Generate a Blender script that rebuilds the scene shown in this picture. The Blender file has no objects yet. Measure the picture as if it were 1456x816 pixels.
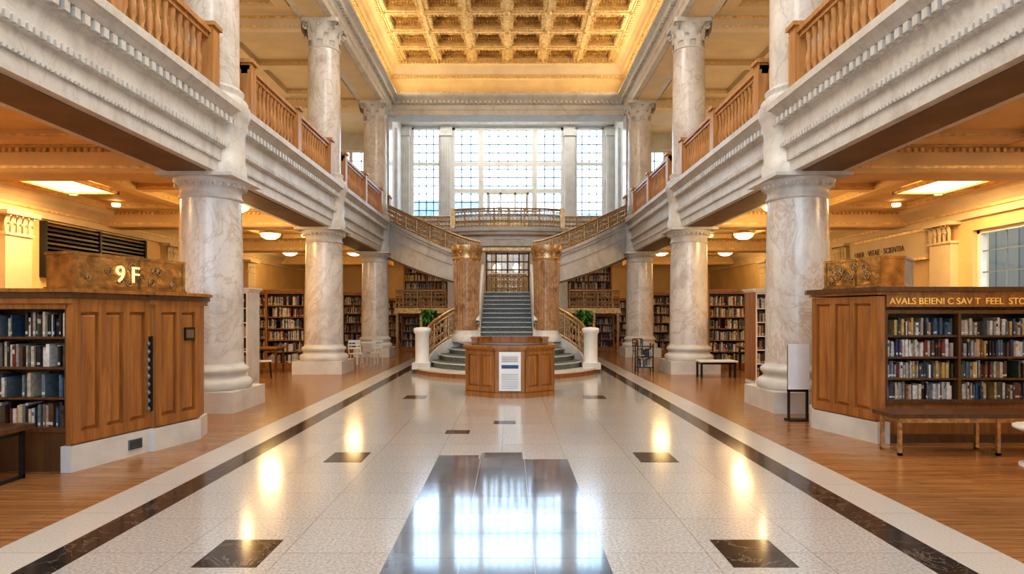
import bpy, math, random
from mathutils import Matrix, Vector
random.seed(7)
scene = bpy.context.scene
pi = math.pi

# ---------------------------------------------------------------- materials
def newmat(name):
    m = bpy.data.materials.new(name); m.use_nodes = True
    nt = m.node_tree; b = nt.nodes['Principled BSDF']
    return m, nt, b
def pos(nt, scale=(1,1,1)):
    g = nt.nodes.new('ShaderNodeNewGeometry')
    mp = nt.nodes.new('ShaderNodeMapping'); mp.inputs['Scale'].default_value = scale
    nt.links.new(g.outputs['Position'], mp.inputs['Vector'])
    return mp.outputs['Vector']
def noise(nt, vec, scale, detail=4, dist=0.0, rough=.5):
    n = nt.nodes.new('ShaderNodeTexNoise'); n.inputs['Scale'].default_value = scale
    n.inputs['Detail'].default_value = detail; n.inputs['Distortion'].default_value = dist
    n.inputs['Roughness'].default_value = rough
    nt.links.new(vec, n.inputs['Vector']); return n.outputs['Fac']
def ramp(nt, fac, stops):
    r = nt.nodes.new('ShaderNodeValToRGB'); cr = r.color_ramp
    while len(cr.elements) < len(stops): cr.elements.new(.5)
    for e, (p, c) in zip(cr.elements, stops):
        e.position = p; e.color = (*c, 1)
    nt.links.new(fac, r.inputs['Fac']); return r.outputs['Color']
def mixc(nt, fac, a, b, mode='MIX'):
    m = nt.nodes.new('ShaderNodeMix'); m.data_type = 'RGBA'; m.blend_type = mode
    for s, v in ((m.inputs[0], fac), (m.inputs[6], a), (m.inputs[7], b)):
        if isinstance(v, (int, float)): s.default_value = v
        elif isinstance(v, tuple): s.default_value = (*v, 1)
        else: nt.links.new(v, s)
    return m.outputs[2]
def addbump(nt, b, fac, strength, dist=.02):
    bp = nt.nodes.new('ShaderNodeBump'); bp.inputs['Strength'].default_value = strength
    bp.inputs['Distance'].default_value = dist
    nt.links.new(fac, bp.inputs['Height']); nt.links.new(bp.outputs['Normal'], b.inputs['Normal'])
def veins(nt, fac, w, amt=1.0):
    s = nt.nodes.new('ShaderNodeMath'); s.operation = 'SUBTRACT'; nt.links.new(fac, s.inputs[0]); s.inputs[1].default_value = .5
    a = nt.nodes.new('ShaderNodeMath'); a.operation = 'ABSOLUTE'; nt.links.new(s.outputs[0], a.inputs[0])
    r = nt.nodes.new('ShaderNodeMapRange'); r.inputs[1].default_value = 0; r.inputs[2].default_value = w
    r.inputs[3].default_value = amt; r.inputs[4].default_value = 0
    nt.links.new(a.outputs[0], r.inputs[0]); return r.outputs[0]

def simple(name, col, rough=.5, metal=0., var=.12, scale=4., stretch=(1,1,1), bump=0., emis=0., emcol=None):
    m, nt, b = newmat(name)
    v = pos(nt, stretch); n = noise(nt, v, scale, 5)
    dark = tuple(c*(1-var*1.6) for c in col); light = tuple(min(1, c*(1+var)) for c in col)
    c = ramp(nt, n, [(.3, dark), (.7, light)])
    nt.links.new(c, b.inputs['Base Color'])
    b.inputs['Roughness'].default_value = rough; b.inputs['Metallic'].default_value = metal
    if bump: addbump(nt, b, n, bump)
    if emis:
        b.inputs['Emission Color'].default_value = (*(emcol or col), 1); b.inputs['Emission Strength'].default_value = emis
    return m
def marble(name, base, cloud, vein, rough=.25, sc=1.0, fine=.035, amt=.8):
    m, nt, b = newmat(name)
    v = pos(nt, (1,1,.7))
    n1 = noise(nt, v, 1.1*sc, 8, 1.2, .6)
    c = ramp(nt, n1, [(.32, cloud), (.5, base), (.75, tuple(min(1,x*1.08) for x in base))])
    n2 = noise(nt, v, .8*sc, 7, 2.2, .62)
    f = veins(nt, n2, fine, amt)
    n3 = noise(nt, v, 2.3*sc, 6, 1.5, .6)
    f3 = veins(nt, n3, fine*.6, amt*.45)
    c = mixc(nt, f, c, vein)
    c = mixc(nt, f3, c, tuple(x*.6 for x in cloud))
    nt.links.new(c, b.inputs['Base Color']); b.inputs['Roughness'].default_value = rough
    return m
def wood(name, dark, light, rough=.35, stretch=(9,9,.7), sc=1.5):
    m, nt, b = newmat(name)
    v = pos(nt, stretch); n = noise(nt, v, sc, 7, .6, .6)
    c = ramp(nt, n, [(.28, dark), (.5, tuple((a+d)/2 for a, d in zip(dark, light))), (.72, light)])
    nt.links.new(c, b.inputs['Base Color']); b.inputs['Roughness'].default_value = rough
    addbump(nt, b, n, .08, .01)
    return m
def brickfloor(name, c1, c2, mortar, w, h, msize, rough, offset=0., speck=.06, stretch=None, ior=1.5, spsc=60, coat=0, crough=.05):
    m, nt, b = newmat(name)
    v = pos(nt)
    br = nt.nodes.new('ShaderNodeTexBrick'); br.offset = offset; br.squash = 1
    br.inputs['Scale'].default_value = 1; br.inputs['Brick Width'].default_value = w; br.inputs['Row Height'].default_value = h
    br.inputs['Mortar Size'].default_value = msize; br.inputs['Bias'].default_value = 0
    br.inputs['Color1'].default_value = (*c1, 1); br.inputs['Color2'].default_value = (*c2, 1); br.inputs['Mortar'].default_value = (*mortar, 1)
    nt.links.new(v, br.inputs['Vector'])
    v2 = pos(nt, stretch or (1,1,1)); n = noise(nt, v2, spsc, 3)
    sp = ramp(nt, n, [(.35, (1-speck*2.5,)*3), (.6, (1, 1, 1))])
    c = mixc(nt, 1.0, br.outputs['Color'], sp, 'MULTIPLY')
    nt.links.new(c, b.inputs['Base Color']); b.inputs['Roughness'].default_value = rough; b.inputs['IOR'].default_value = ior
    if coat:
        b.inputs['Coat Weight'].default_value = coat; b.inputs['Coat Roughness'].default_value = crough; b.inputs['Coat IOR'].default_value = 1.8
    return m
def emit(name, col, s):
    m, nt, b = newmat(name)
    v = pos(nt); n = noise(nt, v, 2, 2)
    c = ramp(nt, n, [(.3, tuple(x*.92 for x in col)), (.7, col)])
    nt.links.new(c, b.inputs['Emission Color']); b.inputs['Emission Strength'].default_value = s
    b.inputs['Base Color'].default_value = (*col, 1); return m

MARBLE = marble('column_marble', (.66,.64,.61), (.51,.485,.455), (.45,.34,.235), .2, 1.15, .03, .55)
STONE = marble('carved_limestone', (.62,.61,.58), (.51,.495,.465), (.46,.42,.36), .45, 1.5, .02, .5)
STONE2 = simple('pale_stone', (.62,.61,.58), .45, 0, .08, 3, bump=.06)
DARKM = marble('dark_brown_marble', (.045,.033,.028), (.02,.016,.014), (.25,.2,.16), .12, 2.6, .012)
SOFFIT = simple('soffit_bronze_paint', (.18,.11,.065), .6, 0, .15, 2)
CREAM = simple('cream_plaster', (.74,.53,.255), .6, 0, .07, 1.2)
CREAM2 = simple('beige_plaster', (.7,.57,.38), .6, 0, .06, 1.2)
YELLOW = simple('yellow_ochre_plaster', (.74,.56,.29), .55, 0, .08, 1.2)
GOLD = simple('gilded_moulding', (.82,.6,.28), .4, .25, .2, 9, bump=.2)
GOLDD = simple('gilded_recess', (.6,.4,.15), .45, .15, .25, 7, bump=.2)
GOLDL = simple('gold_letters', (.95,.66,.2), .3, .5, .1, 9, emis=.15, emcol=(1,.6,.15))
WOOD = wood('honey_oak', (.2,.074,.018), (.45,.195,.052))
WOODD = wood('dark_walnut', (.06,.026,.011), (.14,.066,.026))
WOODR = wood('balustrade_oak', (.33,.15,.05), (.58,.31,.11), .4)
PIERM = marble('brown_onyx', (.38,.21,.1), (.2,.1,.045), (.56,.4,.23), .2, 2.2, .05, .6)
BRONZE = simple('ornamental_bronze', (.55,.38,.2), .32, .75, .25, 18, bump=.4)
BRONZEP = simple('patterned_bronze', (.36,.23,.1), .22, .8, .3, 7, bump=.5)
BLACK = simple('black_metal', (.02,.02,.022), .4, .3)
WHITE = simple('white_paint', (.78,.78,.77), .35, 0, .04)
FRAMEM = simple('window_frame_paint', (.7,.68,.62), .4, 0, .06)
LEAD = simple('window_leading', (.2,.25,.29), .5, .2, .1)
CARPET = simple('stair_runner', (.15,.175,.18), .8, 0, .25, 30)
NOSE = simple('stair_nosing', (.55,.57,.56), .5, 0, .1)
BLUE = simple('blue_print', (.03,.07,.2), .4)
GREEN = simple('plant_leaf', (.09,.26,.05), .5, 0, .4, 12)
TERRA = simple('plant_pot_clay', (.22,.1,.05), .6)
LAMP = emit('opal_lamp_glass', (1,.7,.34), 3.2)
DIGIT = emit('lit_digit', (1,.66,.26), 1.2)
TERR = brickfloor('terrazzo_floor', (.57,.565,.55), (.53,.525,.515), (.36,.35,.33), .75, .75, .004, .2, 0, .12, ior=1.6, spsc=45, coat=.6, crough=.11)
BORDER = brickfloor('limestone_border', (.6,.57,.53), (.57,.54,.5), (.4,.38,.34), .9, .9, .004, .18, 0, .05, ior=1.55)
SLATE = brickfloor('blue_grey_slate', (.05,.09,.16), (.16,.21,.29), (.09,.1,.12), .5, .5, .006, .1, .0, .12, ior=1.8, spsc=4, coat=1, crough=.07)
PLANK = brickfloor('oak_plank_floor', (.33,.155,.057), (.41,.205,.08), (.15,.066,.026), 1.6, .085, .0025, .2, .37, .14, (.6,14,1), 1.5, 3)
BLDG = brickfloor('exterior_masonry', (.3,.24,.19), (.22,.19,.17), (.1,.1,.1), 1.2, .5, .03, .8)
BLDG2 = brickfloor('pale_exterior_masonry', (.3,.34,.38), (.25,.29,.33), (.2,.22,.24), 1.6, .8, .03, .8)
BOOKC = [simple('book_cloth_%d' % i, c, .55, 0, .2, 20) for i, c in enumerate([
    (.5,.44,.34),(.64,.61,.56),(.03,.05,.1),(.05,.1,.16),(.18,.035,.025),(.28,.13,.05),(.06,.09,.06),(.02,.018,.018),(.5,.34,.13),(.33,.3,.27),(.12,.17,.2),(.1,.05,.03)])]
BW = [5,4,3,2,2.2,2.5,2,3,2,3,1.5,3]
mg, nt, b = newmat('window_glass')
for n in list(nt.nodes):
    if n.type != 'OUTPUT_MATERIAL': nt.nodes.remove(n)
tr = nt.nodes.new('ShaderNodeBsdfTransparent'); tr.inputs[0].default_value = (.93,.97,1,1)
gl = nt.nodes.new('ShaderNodeBsdfGlossy'); gl.inputs['Roughness'].default_value = .05
mx = nt.nodes.new('ShaderNodeMixShader'); mx.inputs[0].default_value = .06
nt.links.new(tr.outputs[0], mx.inputs[1]); nt.links.new(gl.outputs[0], mx.inputs[2])
nt.links.new(mx.outputs[0], [n for n in nt.nodes if n.type == 'OUTPUT_MATERIAL'][0].inputs[0])
GLASS = mg

# ---------------------------------------------------------------- mesh builder
class MB:
    def __init__(s): s.v=[]; s.f=[]; s.m=[]; s.sm=[]; s.mats=[]; s.M=Matrix.Identity(4)
    def mi(s, mat):
        if mat not in s.mats: s.mats.append(mat)
        return s.mats.index(mat)
    def add(s, vs, fs, mat, smooth=False):
        o=len(s.v); M=s.M
        s.v += [tuple(M @ Vector(p)) for p in vs]; i=s.mi(mat)
        for f in fs:
            s.f.append([k+o for k in f]); s.m.append(i); s.sm.append(smooth)
    def box(s,x0,x1,y0,y1,z0,z1,mat):
        s.add([(x0,y0,z0),(x1,y0,z0),(x1,y1,z0),(x0,y1,z0),(x0,y0,z1),(x1,y0,z1),(x1,y1,z1),(x0,y1,z1)],
              [(0,3,2,1),(4,5,6,7),(0,1,5,4),(1,2,6,5),(2,3,7,6),(3,0,4,7)],mat)
    def prism(s,pts,z0,z1,mat,smooth=False):
        n=len(pts)
        s.add([(x,y,z0) for x,y in pts]+[(x,y,z1) for x,y in pts],
              [tuple(range(n-1,-1,-1)),tuple(range(n,2*n))]+[(i,(i+1)%n,n+(i+1)%n,n+i) for i in range(n)],mat)
    def sweepY(s,prof,y0,y1,mat,sx=1):
        n=len(prof)
        s.add([(sx*x,y0,z) for x,z in prof]+[(sx*x,y1,z) for x,z in prof],
              [tuple(range(n)),tuple(range(2*n-1,n-1,-1))]+[(i,n+i,n+(i+1)%n,(i+1)%n) for i in range(n)],mat)
    def sweepX(s,prof,x0,x1,mat):
        n=len(prof)
        s.add([(x0,y,z) for y,z in prof]+[(x1,y,z) for y,z in prof],
              [tuple(range(n)),tuple(range(2*n-1,n-1,-1))]+[(i,n+i,n+(i+1)%n,(i+1)%n) for i in range(n)],mat)
    def lathe(s,cx,cy,prof,n,mat,smooth=True,a0=0,a1=2*pi):
        full=abs(a1-a0-2*pi)<1e-6; k=n if full else n+1
        vs=[]
        for r,z in prof:
            for i in range(k):
                a=a0+(a1-a0)*i/n; vs.append((cx+r*math.cos(a),cy+r*math.sin(a),z))
        fs=[]
        for j in range(len(prof)-1):
            for i in range(n):
                i2=(i+1)%k
                fs.append((j*k+i,j*k+i2,(j+1)*k+i2,(j+1)*k+i))
        s.add(vs,fs,mat,smooth)
        if full:
            s.add([vs[i] for i in range(k)],[tuple(range(k-1,-1,-1))],mat)
            s.add([vs[-k+i] for i in range(k)],[tuple(range(k))],mat)
    def tube(s,path,r,n,mat,closed=False):
        P=[Vector(p) for p in path]; L=len(P); vs=[]
        for i,p in enumerate(P):
            a=P[(i-1)%L] if (closed or i>0) else p; b_=P[(i+1)%L] if (closed or i<L-1) else p
            t=(b_-a); t=t.normalized() if t.length>1e-9 else Vector((0,0,1))
            up=Vector((0,0,1)) if abs(t.z)<.9 else Vector((0,1,0))
            u=t.cross(up).normalized(); w=t.cross(u)
            for k in range(n):
                an=2*pi*k/n; q=p+u*(r*math.cos(an))+w*(r*math.sin(an)); vs.append(tuple(q))
        fs=[]
        for i in range(L if closed else L-1):
            j=(i+1)%L
            for k in range(n):
                fs.append((i*n+k,i*n+(k+1)%n,j*n+(k+1)%n,j*n+k))
        s.add(vs,fs,mat,True)
    def obj(s,name,recalc=True,origin=True):
        import bmesh
        me=bpy.data.meshes.new(name)
        vs=s.v; c=Vector((0,0,0))
        if origin and vs:
            xs=[p[0] for p in vs]; ys=[p[1] for p in vs]; zs=[p[2] for p in vs]
            c=Vector(((min(xs)+max(xs))/2,(min(ys)+max(ys))/2,min(zs)))
            vs=[(p[0]-c.x,p[1]-c.y,p[2]-c.z) for p in vs]
        me.from_pydata(vs,[],s.f)
        for m in s.mats: me.materials.append(m)
        me.polygons.foreach_set('material_index',s.m); me.polygons.foreach_set('use_smooth',s.sm)
        if recalc:
            bm=bmesh.new(); bm.from_mesh(me); bmesh.ops.recalc_face_normals(bm,faces=bm.faces); bm.to_mesh(me); bm.free()
        me.update()
        o=bpy.data.objects.new(name,me); o.location=c; scene.collection.objects.link(o)
        return o
def text_obj(name,body,size,loc,rot,mat,ext=.01,parent=None):
    cu=bpy.data.curves.new(name,'FONT'); cu.body=body; cu.size=size; cu.extrude=ext; cu.align_x='LEFT'
    t=bpy.data.objects.new(name+'_t',cu); scene.collection.objects.link(t)
    bpy.context.view_layer.update()
    me=bpy.data.meshes.new_from_object(t); bpy.data.objects.remove(t)
    me.materials.clear(); me.materials.append(mat)
    o=bpy.data.objects.new(name,me); scene.collection.objects.link(o)
    o.location=loc; o.rotation_euler=rot
    if parent:
        o.parent=parent; o.matrix_parent_inverse=Matrix.Translation(-parent.location)
    return o
def offset(poly,d):
    n=len(poly); A=sum(poly[i][0]*poly[(i+1)%n][1]-poly[(i+1)%n][0]*poly[i][1] for i in range(n))
    sg=1 if A>0 else -1; out=[]
    for i in range(n):
        p0=Vector(poly[i-1]); p=Vector(poly[i]); p1=Vector(poly[(i+1)%n])
        e0=(p-p0).normalized(); e1=(p1-p).normalized()
        n0=Vector((e0.y,-e0.x))*sg; n1=Vector((e1.y,-e1.x))*sg
        m=(n0+n1); m=m.normalized() if m.length>1e-6 else n0
        k=d/max(.35,m.dot(n0)); out.append(tuple(p+m*k))
    return out
def frame(p0,p1,z=0):
    d=Vector((p1[0]-p0[0],p1[1]-p0[1],0)); L=d.length; d.normalize()
    n=Vector((d.y,-d.x,0))
    M=Matrix(((d.x,n.x,0,p0[0]),(d.y,n.y,0,p0[1]),(0,0,1,z),(0,0,0,1)))
    return M,L
def panels(mb,p0,p1,z0,z1,n,mat,dep=.035,stile=.09):
    M,L=frame(p0,p1); old=mb.M; mb.M=M
    mb.box(0,L,0,dep,z1-stile,z1,mat); mb.box(0,L,0,dep,z0,z0+stile*1.3,mat)
    w=(L-stile*(n+1))/n
    for i in range(n+1):
        x=i*(w+stile); mb.box(x,x+stile,0,dep,z0+stile*1.3,z1-stile,mat)
    for i in range(n):
        x0=stile+i*(w+stile); x1=x0+w; a=z0+stile*1.3; b_=z1-stile; k=min(.05,w*.25)
        mb.add([(x0+.015,0.001,a+.015),(x1-.015,0.001,a+.015),(x1-.015,0.001,b_-.015),(x0+.015,0.001,b_-.015),
                (x0+k,dep*.7,a+k),(x1-k,dep*.7,a+k),(x1-k,dep*.7,b_-k),(x0+k,dep*.7,b_-k)],
               [(0,1,5,4),(1,2,6,5),(2,3,7,6),(3,0,4,7),(4,5,6,7)],mat)
    mb.M=old

COLY=[-2.45,4.5,11.45,18.4,25.35]
CX=5.3; OUT=11.5; YB=-5.0; YE=36.0; HALLEND=26.8; WINY=30.5
# ---------------------------------------------------------------- floor
mb=MB()
mb.box(-2.9,2.9,YB,19,-.1,0,TERR)
mb.box(-2.9,2.9,19,YE,-.1,0,PLANK)
for sx in (-1,1):
    a=lambda x0,x1,m:mb.box(min(sx*x0,sx*x1),max(sx*x0,sx*x1),YB,YE,-.1,0,m)
    a(2.9,3.17,DARKM); a(3.17,3.6,BORDER); a(3.6,OUT,PLANK)
mb.obj('floor',origin=False)
mb=MB()
tiles=[]
for sx in (-1,1):
    for y in (1.5,4.5,7.5,12.9): tiles.append((sx*1.82,y,.22,.26))
tiles+=[(.02,9.9,.17,.14),(-.65,9.1,.17,.14)]
for x,y,a,b_ in tiles: mb.box(x-a,x+a,y-b_,y+b_,0,.0015,DARKM)
for i in range(3):
    for j in range(9):
        mb.box(-.75+i*.51,-.75+i*.51+.505,2.9+j*.5,2.9+j*.5+.495,0,.0015,SLATE)
mb.box(-.25,.25,7.4,7.75,0,.0015,SLATE); mb.box(-.75,-.27,7.4,7.6,0,.0014,SLATE)
mb.obj('floor_inlay',origin=False)

# ---------------------------------------------------------------- columns
def leaf(mb,cx,cy,r,z,ang,s,mat):
    prof=[(0,0,.5),(.02,.3,.6),(.05,.6,.55),(.14,.85,.42),(.26,.9,.28),(.3,.78,.08)]
    ca,sa=math.cos(ang),math.sin(ang); vs=[]
    for dr,dz,w in prof:
        rr=r+dr*s*1.1; zz=z+dz*s; hw=w*s*.42
        for k,o in ((-1,0),(0,.035*s*2),(1,0)):
            R=rr+o; vs.append((cx+R*ca-k*hw*sa,cy+R*sa+k*hw*ca,zz))
    fs=[]
    for i in range(len(prof)-1):
        for k in range(2): fs.append((i*3+k,i*3+k+1,i*3+k+4,i*3+k+3))
    mb.add(vs,fs,mat,True)
def ring(mb,c,u,w,r,tr,mat,n=14,turn=1.0,k=5,shrink=0):
    u=Vector(u); w=Vector(w); c=Vector(c); pts=[]
    N=int(n*turn)
    for i in range(N+(0 if shrink==0 else 1)):
        a=2*pi*i/n; rr=r*(1-shrink*i/max(1,N)); pts.append(c+u*(rr*math.cos(a))+w*(rr*math.sin(a)))
    mb.tube(pts,tr,k,mat,closed=(shrink==0))
for sx in (-1,1):
    for y in COLY:
        x=sx*CX; mb=MB()
        mb.box(x-.7,x+.7,y-.7,y+.7,0,.36,STONE2)
        mb.lathe(x,y,[(.66,.36),(.69,.40),(.69,.48),(.655,.53),(.6,.55),(.575,.6),(.6,.64),(.63,.67),(.63,.72),(.6,.75),(.56,.77),(.545,.82)],40,STONE2)
        mb.lathe(x,y,[(.545,.82),(.54,2),(.525,3),(.505,3.72)],40,MARBLE)
        mb.lathe(x,y,[(.505,3.72),(.535,3.74),(.535,3.78),(.51,3.8),(.51,3.9),(.53,3.92),(.6,4.0),(.62,4.04),(.62,4.07)],40,STONE)
        for i in range(30):
            a=2*pi*i/30; mb.lathe(x+.575*math.cos(a),y+.575*math.sin(a),[(.01,3.93),(.034,3.95),(.036,3.99),(.01,4.02)],6,STONE)
        mb.box(x-.66,x+.66,y-.66,y+.66,4.07,4.125,STONE)
        mb.obj('marble_column')
        mb=MB()
        mb.lathe(x,y,[(.62,5.425),(.62,5.52),(.6,5.55),(.54,5.58),(.52,5.63),(.55,5.68),(.55,5.72),(.5,5.76)],36,STONE)
        mb.lathe(x,y,[(.475,5.76),(.47,7.2),(.455,8.4),(.44,9.28)],36,MARBLE)
        mb.lathe(x,y,[(.44,9.28),(.47,9.29),(.47,9.33),(.43,9.35),(.43,9.7),(.47,9.88),(.56,9.98)],28,STONE)
        for i in range(8): leaf(mb,x,y,.43,9.34,i*pi/4+pi/8,.36,STONE)
        for i in range(8): leaf(mb,x,y,.44,9.5,i*pi/4,.44,STONE)
        for i in range(4):
            a=pi/4+i*pi/2; u=(math.cos(a),math.sin(a),0)
            ring(mb,(x+.6*u[0],y+.6*u[1],9.87),u,(0,0,1),.09,.028,STONE,12,1.8,5,.75)
        ab=[]
        for i in range(4):
            a=pi/4+i*pi/2; ab.append((x+.72*math.cos(a-.06),y+.72*math.sin(a-.06))); ab.append((x+.72*math.cos(a+.06),y+.72*math.sin(a+.06)))
            ab.append((x+.5*math.cos(a+pi/4),y+.5*math.sin(a+pi/4)))
        mb.prism(ab,9.975,10.095,STONE)
        mb.obj('corinthian_column')

# ---------------------------------------------------------------- lower entablature / gallery
low=[(5.9,4.15),(4.95,4.15),(4.95,4.36),(4.92,4.38),(4.92,4.58),(4.88,4.60),(4.87,4.70),(4.89,4.72),(4.89,4.96),(4.86,5.0),(4.84,5.0),(4.84,5.14),(4.78,5.16),(4.74,5.22),(4.70,5.27),(4.67,5.29),(4.67,5.40),(4.69,5.42),(5.9,5.42)]
for sx in (-1,1):
    side='left' if sx<0 else 'right'
    mb=MB()
    mb.sweepY(low,YB,28,STONE,sx)
    y=YB
    while y<27.9:
        mb.box(*sorted((sx*4.755,sx*4.85)),y,y+.09,5.02,5.135,STONE); y+=.17
    y=YB
    while y<27.9:
        mb.box(*sorted((sx*4.84,sx*4.9)),y,y+.055,4.61,4.69,STONE); y+=.1
    y=YB
    while y<27.9:
        mb.box(*sorted((sx*4.91,sx*4.965)),y,y+.04,4.35,4.39,STONE); y+=.075
    mb.box(*sorted((sx*5.08,sx*5.76)),YB,28,4.135,4.152,SOFFIT)
    for yy in COLY:
        mb.box(*sorted((sx*4.92,sx*5.88)),yy-.66,yy+.66,4.125,4.16,STONE)
        mb.lathe(sx*CX,yy,[(.6,4.16),(.6,4.38),(.57,4.4),(.57,4.95),(.6,5.03),(.6,5.12),(.63,5.2),(.66,5.28),(.66,5.424)],36,STONE)
    mb.obj('trim_entablature_'+side,origin=False)
    mb=MB(); mb.box(*sorted((sx*5.9,sx*OUT)),YB,WINY,5.2,5.42,CREAM2); mb.obj('gallery_floor_'+side,origin=False)
    mb=MB()
    mb.box(*sorted((sx*5.9,sx*OUT)),YB,YE,4.78,4.86,CREAM)
    mb.box(*sorted((sx*4.9,sx*5.9)),28,YE,4.78,4.86,CREAM)
    beam=[(-.45,4.86),(-.45,4.7),(-.4,4.62),(-.34,4.6),(-.34,4.2),(-.3,4.17),(.3,4.17),(.34,4.2),(.34,4.6),(.4,4.62),(.45,4.7),(.45,4.86)]
    for yy in COLY+[32.2]:
        mb.sweepX([(yy+a,z) for a,z in beam],*sorted((sx*5.88,sx*OUT)),CREAM)
        mb.box(*sorted((sx*5.9,sx*OUT)),yy-.465,yy+.465,4.63,4.68,GOLD)
        mb.box(*sorted((sx*5.9,sx*OUT)),yy-.36,yy+.36,4.25,4.3,GOLD)
        x=5.95
        while x<OUT:
            mb.box(*sorted((sx*x,sx*(x+.06))),yy-.41,yy-.34,4.53,4.6,GOLD); x+=.12
    ys=COLY+[32.2]
    for i in range(len(ys)-1):
        a=ys[i]+.45; c=ys[i+1]-.45
        for d0 in (6.0,8.7,11.1):
            mb.box(*sorted((sx*d0,sx*(d0+.35))),a,c,4.6,4.8,CREAM)
            mb.box(*sorted((sx*(d0-.03),sx*(d0+.38))),a,c,4.66,4.7,GOLD)
        for yy in (a+.05,(a+c)/2,c-.4):
            mb.box(*sorted((sx*6.0,sx*OUT)),yy,yy+.3,4.62,4.79,CREAM)
            mb.box(*sorted((sx*6.0,sx*OUT)),yy-.03,yy+.33,4.68,4.71,GOLD)
    mb.obj('ceiling_aisle_'+side,origin=False)
    for i in range(len(COLY)):
        y0=COLY[i]+.66; y1=(COLY[i+1]-.66) if i<len(COLY)-1 else 26.5
        mb=MB(); d=4.98; B0=5.421
        mb.box(*sorted((sx*(d-.1),sx*(d+.1))),y0,y1,B0,5.52,WOODR)
        mb.box(*sorted((sx*(d-.1),sx*(d+.1))),y0,y1,6.38,6.46,WOODR)
        mb.box(*sorted((sx*(d-.06),sx*(d+.06))),y0,y1,6.3,6.38,WOODR)
        for yy in ([y0,y1-.24]+([(y0+y1)/2-.12] if y1-y0>4 else [])):
            mb.box(*sorted((sx*(d-.13),sx*(d+.13))),yy,yy+.24,B0,6.5,WOODR)
            mb.box(*sorted((sx*(d-.17),sx*(d+.17))),yy-.04,yy+.28,6.5,6.57,WOODR)
        n=max(1,int((y1-y0-.4)/.2))
        for k in range(n):
            yy=y0+.33+k*(y1-y0-.6)/max(1,n-1)
            if yy>y1-.3: continue
            mb.lathe(sx*d,yy,[(.05,5.52),(.05,5.6),(.028,5.63),(.062,5.75),(.055,5.88),(.03,6.0),(.035,6.15),(.05,6.2),(.05,6.3)],8,WOODR)
        mb.obj('wooden_balustrade')
    up=[(5.9,10.1),(4.92,10.1),(4.92,10.3),(4.89,10.32),(4.89,10.5),(4.86,10.52),(4.86,10.66),(4.8,10.7),(4.76,10.78),(4.66,10.84),(4.62,10.86),(4.62,10.95),(5.9,10.95)]
    mb=MB(); mb.sweepY(up,YB,HALLEND,STONE,sx)
    y=YB
    while y<HALLEND:
        mb.box(*sorted((sx*4.74,sx*4.87)),y,y+.1,10.58,10.69,STONE); y+=.19
    mb.box(*sorted((sx*5.1,sx*5.7)),YB,HALLEND,10.085,10.105,CREAM2)
    mb.sweepY([(5.9,10.95),(4.96,10.95),(4.96,11.62),(4.9,11.66),(4.9,11.72),(4.84,11.76),(4.8,11.84),(4.76,12.0),(4.66,12.14),(4.5,12.2),(4.5,12.4),(5.9,12.4)],YB,HALLEND,YELLOW,sx)
    y=YB
    while y<HALLEND:
        mb.box(*sorted((sx*4.84,sx*4.93)),y,y+.08,11.64,11.74,GOLD)
        mb.box(*sorted((sx*4.42,sx*4.56)),y,y+.08,12.18,12.3,GOLD); y+=.15
    mb.box(*sorted((sx*4.94,sx*5)),YB,HALLEND,11.0,11.08,GOLD)
    mb.obj('trim_upper_entablature_'+side,origin=False)
    mb=MB(); mb.box(*sorted((sx*5.9,sx*OUT)),YB,WINY,10.4,10.5,CREAM2)
    for yy in COLY:
        mb.sweepX([(yy-.5,10.42),(yy-.5,10.25),(yy-.38,10.15),(yy-.38,9.8),(yy-.32,9.74),(yy+.32,9.74),(yy+.38,9.8),(yy+.38,10.15),(yy+.5,10.25),(yy+.5,10.42)],*sorted((sx*5.85,sx*OUT)),CREAM2)
        mb.box(*sorted((sx*5.88,sx*OUT)),yy-.43,yy+.43,10.1,10.16,GOLD)
        mb.box(*sorted((sx*5.88,sx*OUT)),yy-.4,yy+.4,9.86,9.9,GOLD)
    for i in range(len(COLY)-1):
        a=COLY[i]+.5; c=COLY[i+1]-.5
        for yy in (a,(a+c)/2-.2,c-.4): mb.box(*sorted((sx*5.9,sx*OUT)),yy,yy+.4,10.2,10.41,CREAM2); mb.box(*sorted((sx*5.9,sx*OUT)),yy-.03,yy+.43,10.28,10.31,GOLD)
        for d0 in (6.0,8.5,11.0): mb.box(*sorted((sx*d0,sx*(d0+.4))),a,c,10.19,10.41,CREAM2)
    mb.obj('ceiling_gallery_'+side,origin=False)

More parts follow.
